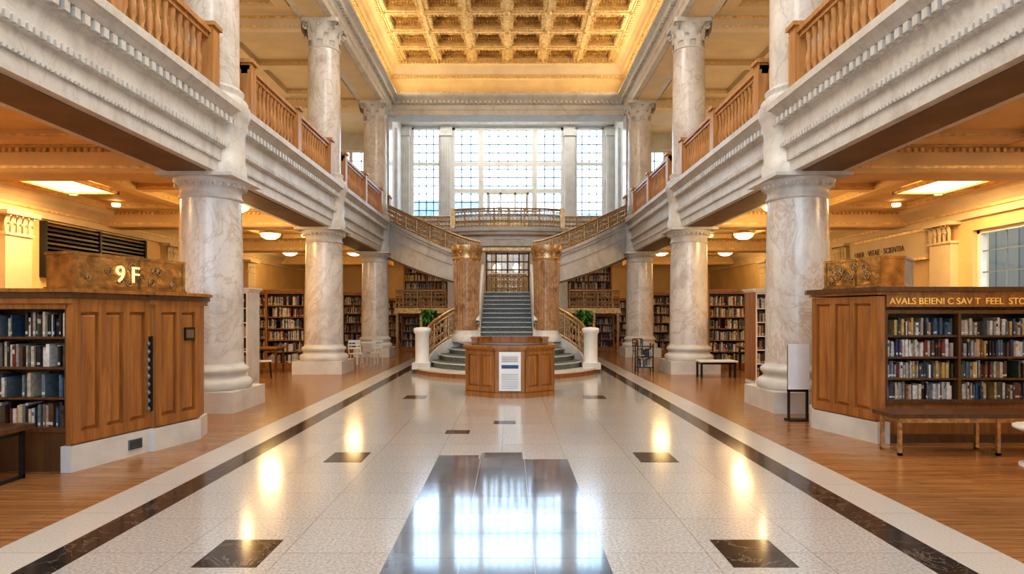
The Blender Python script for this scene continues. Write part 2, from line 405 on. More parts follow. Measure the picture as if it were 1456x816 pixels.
# ---------------------------------------------------------------- main coffered ceiling
mb=MB(); cw=1.47; Z=12.3
y=HALLEND-.1
mb.box(-4.6,4.6,YB,HALLEND,12.85,12.95,YELLOW)
HW=cw*3
while y-cw>YB:
    for i in range(6):
        x0=-HW+i*cw; x1=x0+cw; y0=y-cw; y1=y; cx=(x0+x1)/2; cy=(y0+y1)/2
        lv=[(cw/2,0),(.57,0),(.57,.1),(.5,.1),(.5,.26),(.4,.26),(.4,.38),(.32,.38),(.32,.46),(0.001,.46)]
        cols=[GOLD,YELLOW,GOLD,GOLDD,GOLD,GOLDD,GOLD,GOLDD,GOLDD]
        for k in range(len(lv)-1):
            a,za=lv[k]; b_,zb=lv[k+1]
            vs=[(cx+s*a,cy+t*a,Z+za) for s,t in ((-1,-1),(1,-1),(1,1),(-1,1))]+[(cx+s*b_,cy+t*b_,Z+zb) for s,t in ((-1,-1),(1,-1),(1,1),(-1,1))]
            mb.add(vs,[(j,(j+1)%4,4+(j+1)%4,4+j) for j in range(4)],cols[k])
        mb.lathe(cx,cy,[(.02,Z+.2),(.1,Z+.22),(.15,Z+.3),(.2,Z+.34),(.24,Z+.46)],8,GOLD)
        if y>16:
            for k in range(9):
                t=-.52+k*.13
                for q in (-.56,.56):
                    mb.box(cx+t-.035,cx+t+.035,cy+q-.035,cy+q+.035,Z-.03,Z+.06,GOLD); mb.box(cx+q-.035,cx+q+.035,cy+t-.035,cy+t+.035,Z-.03,Z+.06,GOLD)
                t=-.4+k*.1
                for q in (-.46,.46):
                    mb.box(cx+t-.025,cx+t+.025,cy+q-.03,cy+q+.03,Z+.2,Z+.27,GOLD); mb.box(cx+q-.03,cx+q+.03,cy+t-.025,cy+t+.025,Z+.2,Z+.27,GOLD)
    for i in range(7):
        xx=-HW+i*cw
        mb.lathe(xx,y-cw,[(.02,Z-.12),(.08,Z-.1),(.13,Z-.04),(.14,Z)],10,GOLD)
        mb.box(xx-.05,xx+.05,y-cw,y,Z-.045,Z+.001,GOLD)
    mb.box(-HW,HW,y-.05,y+.05,Z-.045,Z+.001,GOLD)
    y-=cw
mb.box(-4.6,4.6,HALLEND-.12,HALLEND+.3,12.28,12.9,GOLD)
mb.box(-4.6,4.6,YB,y,12.28,12.9,YELLOW)
mb.obj('ceiling',recalc=False,origin=False)

# ---------------------------------------------------------------- end wall: beam + frieze
mb=MB(); e=HALLEND
pr=[(e+.9,10.1),(e-.05,10.1),(e-.05,10.3),(e-.08,10.32),(e-.08,10.5),(e-.11,10.52),(e-.11,10.62),(e-.2,10.72),(e-.3,10.8),(e-.34,10.86),(e-.34,10.95),(e+.9,10.95)]
mb.sweepX(pr,-5.9,5.9,STONE)
x=-4.8
while x<4.8: mb.box(x,x+.1,e-.24,e-.1,10.53,10.65,STONE); x+=.19
pr=[(e+.9,10.95),(e,10.95),(e,11.6),(e-.05,11.66),(e-.08,11.72),(e-.1,11.8),(e-.2,12.1),(e-.3,12.2),(e-.3,12.4),(e+.9,12.4)]
mb.sweepX(pr,-5.9,5.9,YELLOW)
mb.sweepX([(e-.02,11.76),(e-.13,11.8),(e-.22,12.12),(e-.02,12.12)],-4.9,4.9,CREAM2)
mb.sweepX([(e,11.0),(e-.04,11.0),(e-.04,11.1),(e,11.1)],-4.96,4.96,GOLD)
x=-4.9
while x<4.9:
    mb.box(x,x+.07,e-.13,e-.03,11.62,11.74,GOLD); mb.box(x,x+.07,e-.38,e-.28,12.16,12.28,GOLD); x+=.13
mb.obj('trim_end_entablature',origin=False)

# walls -------------------------------------------------------
def wallX(mb,x,t,y0,y1,z0,z1,holes,mat):
    ys=sorted({y0,y1,*[h[0] for h in holes],*[h[1] for h in holes]}); zs=sorted({z0,z1,*[h[2] for h in holes],*[h[3] for h in holes]})
    for i in range(len(ys)-1):
        for j in range(len(zs)-1):
            cy=(ys[i]+ys[i+1])/2; cz=(zs[j]+zs[j+1])/2
            if any(h[0]<cy<h[1] and h[2]<cz<h[3] for h in holes): continue
            mb.box(min(x,x+t),max(x,x+t),ys[i],ys[i+1],zs[j],zs[j+1],mat)
def wallY(mb,y,t,x0,x1,z0,z1,holes,mat):
    xs=sorted({x0,x1,*[h[0] for h in holes],*[h[1] for h in holes]}); zs=sorted({z0,z1,*[h[2] for h in holes],*[h[3] for h in holes]})
    for i in range(len(xs)-1):
        for j in range(len(zs)-1):
            cx=(xs[i]+xs[i+1])/2; cz=(zs[j]+zs[j+1])/2
            if any(h[0]<cx<h[1] and h[2]<cz<h[3] for h in holes): continue
            mb.box(xs[i],xs[i+1],y,y+t,zs[j],zs[j+1],mat)
RW=[(12.3,15.6,2.2,3.75),(5.5,10.4,2.2,3.75)]
LW=[(15.6,20,2.6,4.0)]
for sx,holes,nm in ((-1,LW,'wall_left'),(1,RW,'wall_right')):
    mb=MB()
    wallX(mb,sx*OUT,sx*.4,YB,YE,0,10.5,holes,CREAM)
    for yy in (8.0,16.5 if sx>0 else 14.7,21.5,28):
        mb.box(*sorted((sx*(OUT-.2),sx*OUT)),yy-.4,yy+.4,0,3.5,CREAM2)
        mb.box(*sorted((sx*(OUT-.26),sx*OUT)),yy-.46,yy+.46,0,.35,CREAM2)
        mb.box(*sorted((sx*(OUT-.24),sx*OUT)),yy-.44,yy+.44,3.5,3.56,CREAM2)
        for k in range(5):
            for zz,s in ((3.56,.24),(3.68,.3)):
                leaf(mb,sx*(OUT-.0),yy-.36+k*.18,.2,zz,pi if sx>0 else 0,s,CREAM2)
        mb.box(*sorted((sx*(OUT-.34),sx*OUT)),yy-.52,yy+.52,3.96,4.05,CREAM2)
    for yy in COLY[1:]+[29]:
        mb.box(*sorted((sx*(OUT-.2),sx*OUT)),yy-.4,yy+.4,5.42,9.8,CREAM2)
    mb.sweepY([(OUT,4.05),(OUT-.1,4.05),(OUT-.12,4.3),(OUT-.2,4.4),(OUT-.32,4.5),(OUT-.36,4.6),(OUT,4.6)],YB,YE,CREAM2,sx)
    mb.box(*sorted((sx*(OUT-.15),sx*OUT)),YB,YE,4.22,4.27,GOLD)
    mb.sweepY([(OUT,9.7),(OUT-.2,9.75),(OUT-.3,10.0),(OUT-.45,10.2),(OUT,10.2)],YB,WINY,CREAM2,sx)
    mb.obj(nm,origin=False)
wn=[0]
def window(plane,c,a0,a1,z0,z1,vm,hm,gx,gz,fr=.09,mw=.07,tw=.07,lw=.014):
    wn[0]+=1; mb=MB()
    def bx(u0,u1,w0,w1,t,mat,off=0):
        if plane=='y': mb.box(u0,u1,c-t+off,c+t+off,w0,w1,mat)
        else: mb.box(c-t+off,c+t+off,u0,u1,w0,w1,mat)
    bx(a0,a0+fr,z0,z1,.08,FRAMEM); bx(a1-fr,a1,z0,z1,.08,FRAMEM); bx(a0,a1,z0,z0+fr,.08,FRAMEM); bx(a0,a1,z1-fr,z1,.08,FRAMEM)
    for v in vm: bx(v-mw,v+mw,z0,z1,.07,FRAMEM)
    for h in hm: bx(a0,a1,h-tw,h+tw,.075,FRAMEM)
    n=max(1,round((a1-a0)/gx))
    for i in range(1,n): u=a0+(a1-a0)*i/n; bx(u-lw,u+lw,z0,z1,.015,LEAD)
    n=max(1,round((z1-z0)/gz))
    for i in range(1,n): u=z0+(z1-z0)*i/n; bx(a0,a1,u-lw,u+lw,.015,LEAD)
    bx(a0+.02,a1-.02,z0+.02,z1-.02,.004,GLASS)
    return mb.obj('window_%d'%wn[0],origin=True)
mb=MB()
W0=6.3; W1=10.7
holes=[(-4.65,-3.25,W0,W1),(-2.68,2.68,W0,W1),(3.25,4.65,W0,W1),(-8.6,-6.6,6.6,9.6),(6.6,8.6,6.6,9.6)]
wallY(mb,WINY,.5,-OUT,OUT,5.0,13,holes,STONE2)
for x in (-4.95,-2.97,2.97,4.95):
    w=.25 if abs(x)<4 else .22
    mb.box(x-w,x+w,WINY-.25,WINY,5.42,10.2,STONE2)
    for k in range(4): mb.box(x-w+.06+k*.12,x-w+.1+k*.12,WINY-.29,WINY-.25,6.2,9.9,STONE2)
    mb.box(x-w-.05,x+w+.05,WINY-.34,WINY,10.2,10.5,STONE); mb.box(x-w-.05,x+w+.05,WINY-.34,WINY,5.42,5.9,STONE)
mb.sweepX([(WINY,10.75),(WINY-.3,10.75),(WINY-.5,11),(WINY-.5,11.2),(WINY,11.2)],-5.1,5.1,STONE)
mb.box(-5.1,5.1,WINY-.15,WINY,6.15,6.3,STONE)
mb.obj('wall_back',origin=False)
window('y',WINY+.2,-2.68,2.68,W0,W1,[-1.3,1.3],[7.65,8.95],.44,.4,.12,.12,.1,.024)
for s in (-1,1):
    a,b_=sorted((s*3.25,s*4.65)); window('y',WINY+.2,a,b_,W0,W1,[],[8.95],.35,.4,.1,lw=.022)
    a,b_=sorted((s*6.6,s*8.6)); window('y',WINY+.2,a,b_,6.6,9.6,[(a+b_)/2],[8.3],.5,.5,lw=.025)
for h in RW: window('x',OUT+.2,h[0],h[1],h[2],h[3],[(h[0]+h[1])/2],[],.8,.5)
mb=MB()
for x in (-.95,-.35,.35,.95): mb.box(x-.05,x+.05,WINY-.22,WINY-.16,5.42,7.5,FRAMEM)
for z in (5.48,6.6,7.45): mb.box(-1,1,WINY-.22,WINY-.16,z-.05,z+.05,FRAMEM)
for x in (-.65,0,.65): mb.box(x-.02,x+.02,WINY-.21,WINY-.17,5.42,7.5,LEAD)
mb.box(-1.0,1.0,WINY-.2,WINY-.19,5.45,6.2,YELLOW)
mb.obj('door_2')
for sx,nm in ((-1,'wall_alcove_left'),(1,'wall_alcove_right')):
    mb=MB(); mb.box(*sorted((sx*5.1,sx*5.9)),26.6,WINY,5.42,11.3,STONE)
    mb.box(*sorted((sx*4.98,sx*5.1)),26.6,27.3,5.42,10.1,MARBLE); mb.box(*sorted((sx*4.98,sx*5.1)),28.6,29.4,5.42,10.1,STONE2)
    mb.obj(nm,origin=False)
mb=MB(); mb.box(-5.9,5.9,HALLEND+.9,WINY,11.2,11.3,CREAM2); mb.obj('ceiling_alcove',origin=False)
mb=MB(); mb.box(-OUT,OUT,YE,YE+.3,0,5.1,CREAM); mb.box(-5.1,5.1,WINY,YE,4.9,5.1,CREAM)
for s in (-1,1):
    for x in (3.0,5.2,7.8,10.6):
        mb.box(s*x-.25,s*x+.25,YE-.15,YE,0,4.3,CREAM2); mb.box(s*x-.32,s*x+.32,YE-.22,YE,4.1,4.35,GOLD)
mb.sweepX([(YE,4.35),(YE-.2,4.35),(YE-.25,4.6),(YE-.45,4.75),(YE-.45,4.9),(YE,4.9)],-OUT,OUT,CREAM2)
mb.obj('wall_back_lower',origin=False)
mb=MB(); fh=[(-4.4,-1.6,.9,11),(-1.3,1.3,2.8,11),(1.6,4.4,.9,11),(-10.5,-6.5,.9,4),(6.5,10.5,.9,4),(-10.5,-6.5,6,9.5),(6.5,10.5,6,9.5)]
wallY(mb,YB-.4,.4,-OUT,OUT,0,13,fh,STONE2); mb.obj('wall_front',origin=False)
for h in fh: window('y',YB-.2,h[0],h[1],h[2],h[3],[(h[0]+h[1])/2],[(h[2]+h[3])/2],1,1)
mb=MB(); mb.box(OUT-.12,OUT,17.2,21,3.25,3.95,CREAM2); mb.box(OUT-.15,OUT,17.1,21.1,3.95,4.03,GOLD); mb.box(OUT-.15,OUT,17.1,21.1,3.18,3.25,GOLD); o=mb.obj('inscription_panel')
text_obj('inscription','LIBER · VITAE · SCIENTIA',.24,(OUT-.129,20.7,3.5),(pi/2,0,-pi/2),SOFFIT,.008,o)
mb=MB()
for k in range(12): mb.box(-OUT-.1,-OUT+.12,15.65,19.95,2.65+k*.112,2.70+k*.112,WOODD if k%2 else BLACK)
mb.box(-OUT-.2,-OUT-.15,15.6,20,2.6,4,BLACK)
for yy in (15.6,17.7,19.9): mb.box(-OUT-.05,-OUT+.15,yy,yy+.08,2.6,4.0,BLACK)
mb.obj('slatted_window_blind')
mb=MB(); mb.box(17,22,0,40,0,9,BLDG)
for k in range(8):
    for z in (1.5,4.8): mb.box(16.9,17.05,1+k*4.5,2.6+k*4.5,z,z+2,LEAD)
mb.obj('neighbouring_building')
mb=MB(); mb.box(-26,-2.5,62,70,0,12.8,BLDG2); mb.box(-2.5,30,66,74,0,12.2,BLDG2)
for k in range(18): mb.box(-24+k*3,-22.6+k*3,61.9,62.05,9.9,11.9,LEAD) if k<7 else mb.box(-24+k*3,-22.6+k*3,65.9,66.05,9.4,11.4,LEAD)
mb.obj('city_building')
mb=MB(); mb.box(-80,80,-60,100,-.5,-.12,STONE2); mb.obj('ground')

# ---------------------------------------------------------------- bronze railing
def resample(path,step):
    P=[Vector(p) for p in path]; out=[P[0]]; L=sum((P[i+1]-P[i]).length for i in range(len(P)-1)); n=max(1,round(L/step)); st=L/n
    i=0; pos_=P[0].copy(); need=st
    while i<len(P)-1 and len(out)<n+1:
        d=(P[i+1]-pos_).length
        if d>=need-1e-9: pos_=pos_+(P[i+1]-pos_).normalized()*need; out.append(pos_.copy()); need=st
        else: need-=d; i+=1; pos_=P[i].copy()
    if len(out)<n+1: out.append(P[-1])
    return out
def bronze_rail(mb,path,h,mat=None,step=.16,top=None,r=.03):
    mat=mat or BRONZE
    Z_=Vector((0,0,1)); hz=Vector((0,0,h))
    mb.tube([Vector(p)+hz for p in path],r*1.4,8,top or mat); mb.tube([Vector(p)+Z_*.06 for p in path],r,6,mat); mb.tube([Vector(p)+hz*.84 for p in path],r*.7,6,mat)
    P=resample(path,step)
    for i,p in enumerate(P):
        mb.tube([p,p+hz],.018 if i%4 else .04,5,mat)
        if i<len(P)-1:
            q=P[i+1]; c=(p+q)/2; u=(q-p).normalized(); w=(q-p).length*.44
            ring(mb,c+hz*.3,u,Z_,w,.017,mat,10,1.7,4,.7); ring(mb,c+hz*.62,-u,Z_,w,.017,mat,10,1.7,4,.7)
            ring(mb,c+hz*.92,u,Z_,w*.5,.013,mat,8,1,4)
def arc_pts(x0,x1,yf,yb,n=16):
    return [(x0+(x1-x0)*i/n, yb-(yb-yf)*math.sin(pi*i/n)**.5) for i in range(n+1)]
mb=MB()
mb.box(-5.1,5.1,28.3,WINY,5.0,5.42,STONE)
mb.box(-5.1,5.1,28.2,28.35,5.3,5.419,STONE)
fr=arc_pts(-2.4,2.4,27.2,27.75)
def bulge(o,z0,z1,mat):
    pts=[(x*(1+o*.4),y-o) for x,y in fr]+[(2.4*(1+o*.4),28.4),(-2.4*(1+o*.4),28.4)]; mb.prism(pts,z0,z1,mat)
bulge(0,4.9,5.05,STONE); bulge(.06,5.05,5.12,WOOD); bulge(.03,5.12,5.26,STONE); bulge(.14,5.26,5.421,STONE)
mb.obj('bridge_balcony',origin=False)
mb=MB()
bronze_rail(mb,[(x,y,5.43) for x,y in fr],.8)
for s in (-1,1):
    bronze_rail(mb,[(s*5.05,28.35,5.43),(s*2.45,28.35,5.43)],.62)
    bronze_rail(mb,[(s*2.42,27.75,5.43),(s*2.42,28.35,5.43)],.8)
    mb.box(s*2.4-.1,s*2.4+.1,27.65,27.85,5.43,6.3,BRONZE)
mb.obj('bronze_balcony_railing')

# ---------------------------------------------------------------- grand staircase
mb=MB(); H=.17
def halfell(rx,ry,cy,n=28):
    return [(rx*math.cos(pi+pi*i/n), cy+ry*math.sin(pi+pi*i/n)) for i in range(n+1)]
for i in range(5):
    rx=2.62-.3*i; ry=2.9-.42*i
    if i==0:
        mb.prism(halfell(rx+.12,ry+.1,19.2)+[(rx+.12,19.4),(-rx-.12,19.4)],0,.12,WOOD)
        mb.prism(halfell(rx+.16,ry+.14,19.2)+[(rx+.16,19.4),(-rx-.16,19.4)],.12,H,STONE2)
    else:
        mb.prism(halfell(rx,ry,19.2)+[(rx,19.6),(-rx,19.6)],i*H,(i+1)*H-.035,CARPET)
        mb.prism(halfell(rx+.03,ry+.03,19.2)+[(rx+.03,19.6),(-rx-.03,19.6)],(i+1)*H-.035,(i+1)*H,NOSE)
        mb.prism(halfell(rx-.02,ry-.02,19.2)+[(rx-.02,19.58),(-rx+.02,19.58)],(i+1)*H,(i+1)*H+.006,CARPET)
n=11; z0=.85; z1=2.47; ya=19.2; yb=22.6
for i in range(n):
    y0=ya+(yb-ya)*i/n; zt=z0+(z1-z0)*(i+1)/n; zb=z0+(z1-z0)*i/n
    mb.box(-.82,.82,y0,yb,zb,zt-.03,CARPET); mb.box(-.82,.82,y0-.03,y0+.03,zt-.03,zt,NOSE); mb.box(-.82,.82,y0+.03,yb,zt-.03,zt-.002,CARPET)
mb.box(-1.6,1.6,19.25,22.6,0,.85,STONE2)
for s in (-1,1):
    x0,x1=sorted((s*.8,s*.95))
    mb.add([(x,y,z) for x in (x0,x1) for y,z in ((19.1,.6),(22.7,2.2),(22.7,3.05),(19.1,1.2))],[(0,1,2,3),(7,6,5,4),(0,4,5,1),(1,5,6,2),(2,6,7,3),(3,7,4,0)],STONE2)
    mb.tube([(s*.87,18.95,1.45),(s*.87,19.2,1.55),(s*.87,22.7,3.42)],.06,8,WHITE)
    for k in range(20):
        t=k/19; yy=19.15+3.5*t; mb.tube([(s*.87,yy,1.2+1.84*t),(s*.87,yy,1.52+1.86*t)],.016,5,BRONZE)
    mb.box(*sorted((s*.951,s*1.65)),19.6,22.6,.8,2.3,STONE)
mb.box(-1.9,1.9,22.6,27.3,0,2.47,STONE)
mb.box(-.8,.8,22.55,27.3,2.4,2.475,CARPET)
mb.obj('grand_staircase',origin=False)
for s in (-1,1):
    mb=MB(); x=s*1.22; y=19.35
    mb.lathe(x,y,[(.47,.855),(.47,1.0),(.43,1.04),(.4,1.1),(.39,1.2)],32,STONE)
    mb.lathe(x,y,[(.385,1.2),(.37,2.0),(.375,2.8),(.4,3.3)],32,PIERM)
    mb.lathe(x,y,[(.4,3.3),(.43,3.36),(.43,3.42),(.4,3.46),(.45,3.56),(.48,3.64),(.48,3.76)],32,BRONZE)
    for k in range(28):
        a=2*pi*k/28; r=.38
        mb.tube([(x+r*math.cos(a),y+r*math.sin(a),1.2),(x+(r-.012)*math.cos(a),y+(r-.012)*math.sin(a),2.2),(x+(r+.01)*math.cos(a),y+(r+.01)*math.sin(a),3.25)],.022,5,PIERM)
    for k in range(10): leaf(mb,x,y,.4,3.3,k*pi/5,.3,BRONZE)
    mb.obj('fluted_onyx_pier')
for s in (-1,1):
    mb=MB(); x=s*2.42; y=18.2
    mb.prism([(x-.26,y-.26),(x+.26,y-.26),(x+.26,y+.26),(x-.26,y+.26)],.12,.3,STONE2)
    mb.lathe(x,y,[(.22,.3),(.2,.36),(.2,1.12),(.24,1.16),(.25,1.22),(.25,1.27),(.2,1.3),(.02,1.32)],24,WHITE)
    mb.obj('stone_newel_post')
    mb=MB(); pth=[]
    for i in range(13):
        t=i/12; a=t*pi/2
        pth.append((s*(1.5+.8*math.cos(a)),18.35+.95*math.sin(a),.36+.72*t))
    bronze_rail(mb,pth,.84,BRONZE,.15,BRONZE,.035)
    inner=[(px-s*.07,py-.05) for px,py,_ in pth]; outer=[(px+s*.09,py+.07) for px,py,_ in pth]
    for i in range(12):
        q=[inner[i],inner[i+1],outer[i+1],outer[i]]; za=pth[i][2]; zb=pth[i+1][2]
        mb.add([(q[0][0],q[0][1],.1),(q[1][0],q[1][1],.1),(q[2][0],q[2][1],.1),(q[3][0],q[3][1],.1),(q[0][0],q[0][1],za),(q[1][0],q[1][1],zb),(q[2][0],q[2][1],zb),(q[3][0],q[3][1],za)],
               [(0,1,2,3),(4,5,6,7),(0,1,5,4),(1,2,6,5),(2,3,7,6),(3,0,4,7)],STONE2)
    mb.obj('curved_bronze_balustrade')
for s in (-1,1):
    mb=MB(); N=24; A=[]
    P0,P1,P2,P3=(1.0,23.3),(2.4,23.1),(3.6,23.6),(4.78,25.4)
    for i in range(N+1):
        t=i/N; u=1-t
        x=u**3*P0[0]+3*u*u*t*P1[0]+3*u*t*t*P2[0]+t**3*P3[0]; y=u**3*P0[1]+3*u*u*t*P1[1]+3*u*t*t*P2[1]+t**3*P3[1]
        zt=3.72+1.7*t**1.25
        A.append((s*x,y,zt))
    def band(o,za,zb,mat):
        vs=[];fs=[]
        for i,(x,y,z) in enumerate(A):
            t=i/N; sc=1+.45*t
            vs+= [(x-s*o*.35*t,y-o,z-za*sc),(x-s*o*.35*t,y-o,z-zb*sc),(x,y+.2,z-zb*sc),(x,y+.2,z-za*sc)]
        for i in range(N):
            for k in range(4): fs.append((i*4+k,i*4+(k+1)%4,i*4+4+(k+1)%4,i*4+4+k))
        mb.add(vs,fs+[(0,1,2,3),tuple(N*4+k for k in range(4))],mat)
    band(.0,0,1.0,STONE); band(.14,0,.1,STONE); band(.08,.1,.18,STONE); band(.05,.42,.47,STONE); band(.06,.9,1.0,STONE); band(.03,1.0,1.06,SOFFIT)
    for i in range(N):
        (x0,y0,za),(x1,y1,zb)=A[i],A[i+1]; w=1.5
        zt=2.5+2.9*(i+1)/N
        mb.add([(x0,y0+.1,zt-.35),(x1,y1+.1,zt-.35),(x1,y1+w,zt-.35),(x0,y0+w,zt-.35),(x0,y0+.1,zt),(x1,y1+.1,zt),(x1,y1+w,zt),(x0,y0+w,zt)],
               [(0,1,2,3),(4,5,6,7),(0,1,5,4),(1,2,6,5),(2,3,7,6),(3,0,4,7)],SOFFIT)
    mb.obj('curved_stair_flight')
    mb=MB(); bronze_rail(mb,[(x,y-.02,z+.005) for x,y,z in A],.62,BRONZE,.17); mb.obj('bronze_stair_railing')
mb=MB(); y=27.45
for x0,x1 in ((-1.25,-.95),(.95,1.25)): mb.box(x0,x1,y-.1,y+.25,2.475,4.6,CREAM2)
mb.box(-1.5,1.5,y-.14,y+.25,4.35,4.62,WOOD); mb.box(-1.6,1.6,y-.2,y+.25,4.62,4.9,STONE)
mb.box(-1.3,1.3,y-.17,y-.1,4.42,4.55,GOLD)
for x in (-.92,-.5,0,.5,.92): mb.box(x-.035,x+.035,y,y+.08,2.475,4.35,WOODD)
for z in (2.55,3.3,3.6,3.95,4.3): mb.box(-.95,.95,y,y+.08,z-.03,z+.03,WOODD)
for x in (-.7,-.25,.25,.7): mb.box(x-.012,x+.012,y+.02,y+.05,2.5,4.3,WOODD)
mb.box(-.95,.95,y+.03,y+.035,2.5,4.3,GLASS)
mb.obj('door_1')
mb=MB()
bronze_rail(mb,[(-.78,26.2,2.48),(.78,26.2,2.48)],.85,BRONZE,.16)
mb.obj('bronze_landing_railing')
mb=MB()
for s in (-1,1): mb.box(*sorted((s*1.26,s*2.6)),27.4,27.7,0,4.88,STONE)
mb.box(-2.6,2.6,WINY-.1,WINY,0,4.88,CREAM2); mb.box(-2.6,-2.5,27.7,WINY,0,4.88,CREAM2); mb.box(2.5,2.6,27.7,WINY,0,4.88,CREAM2); mb.box(-2.5,2.5,27.7,WINY,2.3,2.4,PLANK)
mb.obj('wall_stair_core',origin=False)
mb=MB()
for x in (-.5,.4):
    mb.lathe(x,28.8,[(.02,3.6),(.14,3.66),(.18,3.8),(.12,3.92),(.03,3.98)],14,LAMP); mb.tube([(x,28.8,3.95),(x,28.8,4.88)],.015,5,BRONZE)
mb.obj('pendant_lamp')

# ---------------------------------------------------------------- books & bookcases
def fill_books(mb,x0,x1,z0,hh,dep,tight=1.0):
    x=x0+.005; base=random.randrange(len(BOOKC))
    while x<x1-.03:
        if random.random()<.03: x+=random.uniform(.04,.14); continue
        if random.random()<.12: base=random.choices(range(len(BOOKC)),BW)[0]
        c=BOOKC[base] if random.random()<.35 else random.choices(BOOKC,BW)[0]
        w=random.uniform(.018,.045)*tight; h=hh*random.uniform(.66,.92); d=dep*random.uniform(.72,.9)
        if x+w>x1: break
        mb.box(x,x+w*.94,dep-d,dep-.01,z0,z0+h,c)
        if random.random()<.5: mb.box(x+.003,x+w*.94-.003,dep-d-.002,dep-d,z0+h*.1,z0+h*.22,BOOKC[1])
        elif random.random()<.4: mb.box(x+.003,x+w*.94-.003,dep-d-.002,dep-d,z0+h*.6,z0+h*.8,random.choice(BOOKC))
        x+=w
def shelfunit(mb,bk,w,h,d,bays,shelves,z0,mat,tight=1.0,backmat=None):
    t=.035
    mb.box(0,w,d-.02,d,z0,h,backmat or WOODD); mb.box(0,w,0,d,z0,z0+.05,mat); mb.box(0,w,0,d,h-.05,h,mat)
    bw=w/bays
    for i in range(bays+1): x=min(max(i*bw-t/2,0),w-t); mb.box(x,x+t,-.005,d,z0,h,mat)
    sp=(h-z0-.1)/shelves
    for j in range(shelves):
        zz=z0+.05+j*sp
        if j: mb.box(0,w,.01,d-.02,zz-.025,zz,mat)
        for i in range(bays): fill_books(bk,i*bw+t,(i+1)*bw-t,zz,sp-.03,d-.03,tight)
def bookcase(x,y,ang,w,h,d=.35,bays=1,shelves=6,mat=WOOD,two=False,tight=1.0,endmat=None,z=0):
    mb=MB(); bk=MB(); M=Matrix.Translation((x,y,z))@Matrix.Rotation(ang,4,'Z'); mb.M=M; bk.M=M
    shelfunit(mb,bk,w,h-.08,d,bays,shelves,.12,mat,tight)
    D=d
    if two:
        M2=M@Matrix.Translation((w,2*d,0))@Matrix.Rotation(pi,4,'Z'); mb.M=M2; bk.M=M2
        shelfunit(mb,bk,w,h-.08,d,bays,shelves,.12,mat,tight); mb.M=M; D=2*d
    mb.box(-.02,w+.02,-.02,D+.02,0,.12,mat); mb.box(-.05,w+.05,-.05,D+.05,h-.08,h-.03,mat); mb.box(-.08,w+.08,-.08,D+.08,h-.03,h,mat)
    e=endmat or mat
    mb.box(-.035,0,-.01,D+.01,.1,h-.08,e); mb.box(w,w+.035,-.01,D+.01,.1,h-.08,e)
    mb.obj('bookcase'); bk.obj('shelved_books')
for s in (-1,1):
    xx=lambda a,w:(a if s>0 else -a-w)
    bookcase(xx(6.25,1.2),19.6,0,1.2,2.45,.35,1,6,WOOD)
    bookcase(xx(7.8,2.8),20.6,0,2.8,2.45,.35,2,6,WOOD)
    bookcase(xx(6.1,1.6),26.6,0,1.6,2.6,.35,2,6,WOOD)
    bookcase(xx(8.0,2.6),27.2,0,2.6,2.5,.35,2,6,WOOD)
    bookcase(xx(5.2,2.4),32.5,0,2.4,2.5,.35,2,6,WOOD)
    bookcase(xx(2.9,2.0),33.5,0,2.0,2.4,.35,2,6,WOOD)
    bookcase(xx(8.2,3.0),33.5,0,3.0,2.5,.35,3,6,WOOD)
    mb=MB()
    mb.box(*sorted((s*2.62,s*4.9)),27.75,30.2,1.78,1.92,WOOD); mb.box(*sorted((s*2.62,s*4.95)),27.7,27.78,1.72,1.95,GOLD)
    for x in (2.7,3.8,4.85): mb.box(s*x-.05,s*x+.05,27.8,27.9,0,1.78,BRONZE)
    mb.obj('book_mezzanine')
    mb=MB(); bronze_rail(mb,[(s*2.7,27.75,1.96),(s*4.9,27.75,1.96)],.75,BRONZE,.16); mb.obj('bronze_mezzanine_railing')
    bookcase(xx(2.75,2.1),29.6,0,2.1,2.2,.35,2,5,WOOD,z=1.93)
    bookcase(xx(2.75,2.1),29.0,0,2.1,1.7,.35,2,4,WOOD)
    if s<0:
        bookcase(-6.5,14.6,0,.55,2.3,.3,1,6,WHITE,endmat=STONE2,two=True)
        bookcase(-10.8,16.5,0,2.6,2.1,.35,2,5,WOOD)
    else:
        bookcase(6.0,15.2,0,.55,2.3,.3,1,6,WHITE,endmat=WOOD,two=True)
        bookcase(6.85,16.6,0,.7,2.3,.3,1,6,WOOD,two=True)
        bookcase(8.3,15.2,0,2.4,1.9,.35,2,5,WOOD)

# ---------------------------------------------------------------- foreground bookcase blocks
def bronze_box(poly,z0,h,name,p0,p1):
    mb=MB(); mb.prism(poly,z0+.02,z0+h,BRONZEP); mb.prism(offset(poly,.02),z0+.001,z0+.03,BRONZEP); mb.prism(offset(poly,.015),z0+h-.03,z0+h+.005,BRONZEP)
    M,L=frame(p0,p1); mb.M=M
    for k in (0,.55,.98): mb.box(L*k-.0,L*k+.03,0,.02,z0,z0+h,BRONZEP)
    for k in range(14):
        cx=random.uniform(.08,L-.08); cz=random.uniform(z0+.1,z0+h-.1)
        ring(mb,(cx,.008,cz),(1,0,0),(0,0,1),random.uniform(.04,.08),.006,BRONZE,12,1.6,4,.7)
    return mb.obj(name)
A_=(-4.62,6.8); B_=(-4.38,7.85); B2=(-4.32,7.85); C_=(-4.14,8.6); D_=(-4.25,9.0)
poly=[(-4.67,6.8),A_,B_,B2,C_,D_,(-9,9.0),(-9,7.2),(-4.67,7.2)]
mb=MB(); TOP=1.97
mb.prism(poly,.28,TOP-.12,WOOD)
mb.prism(offset([(-4.66,6.8),A_,B_,B2,C_,D_,(-9,9.0),(-9,7.2),(-4.66,7.2)],.04),0,.28,STONE2)
full=[A_,B_,B2,C_,D_,(-9,9.0),(-9,6.8)]
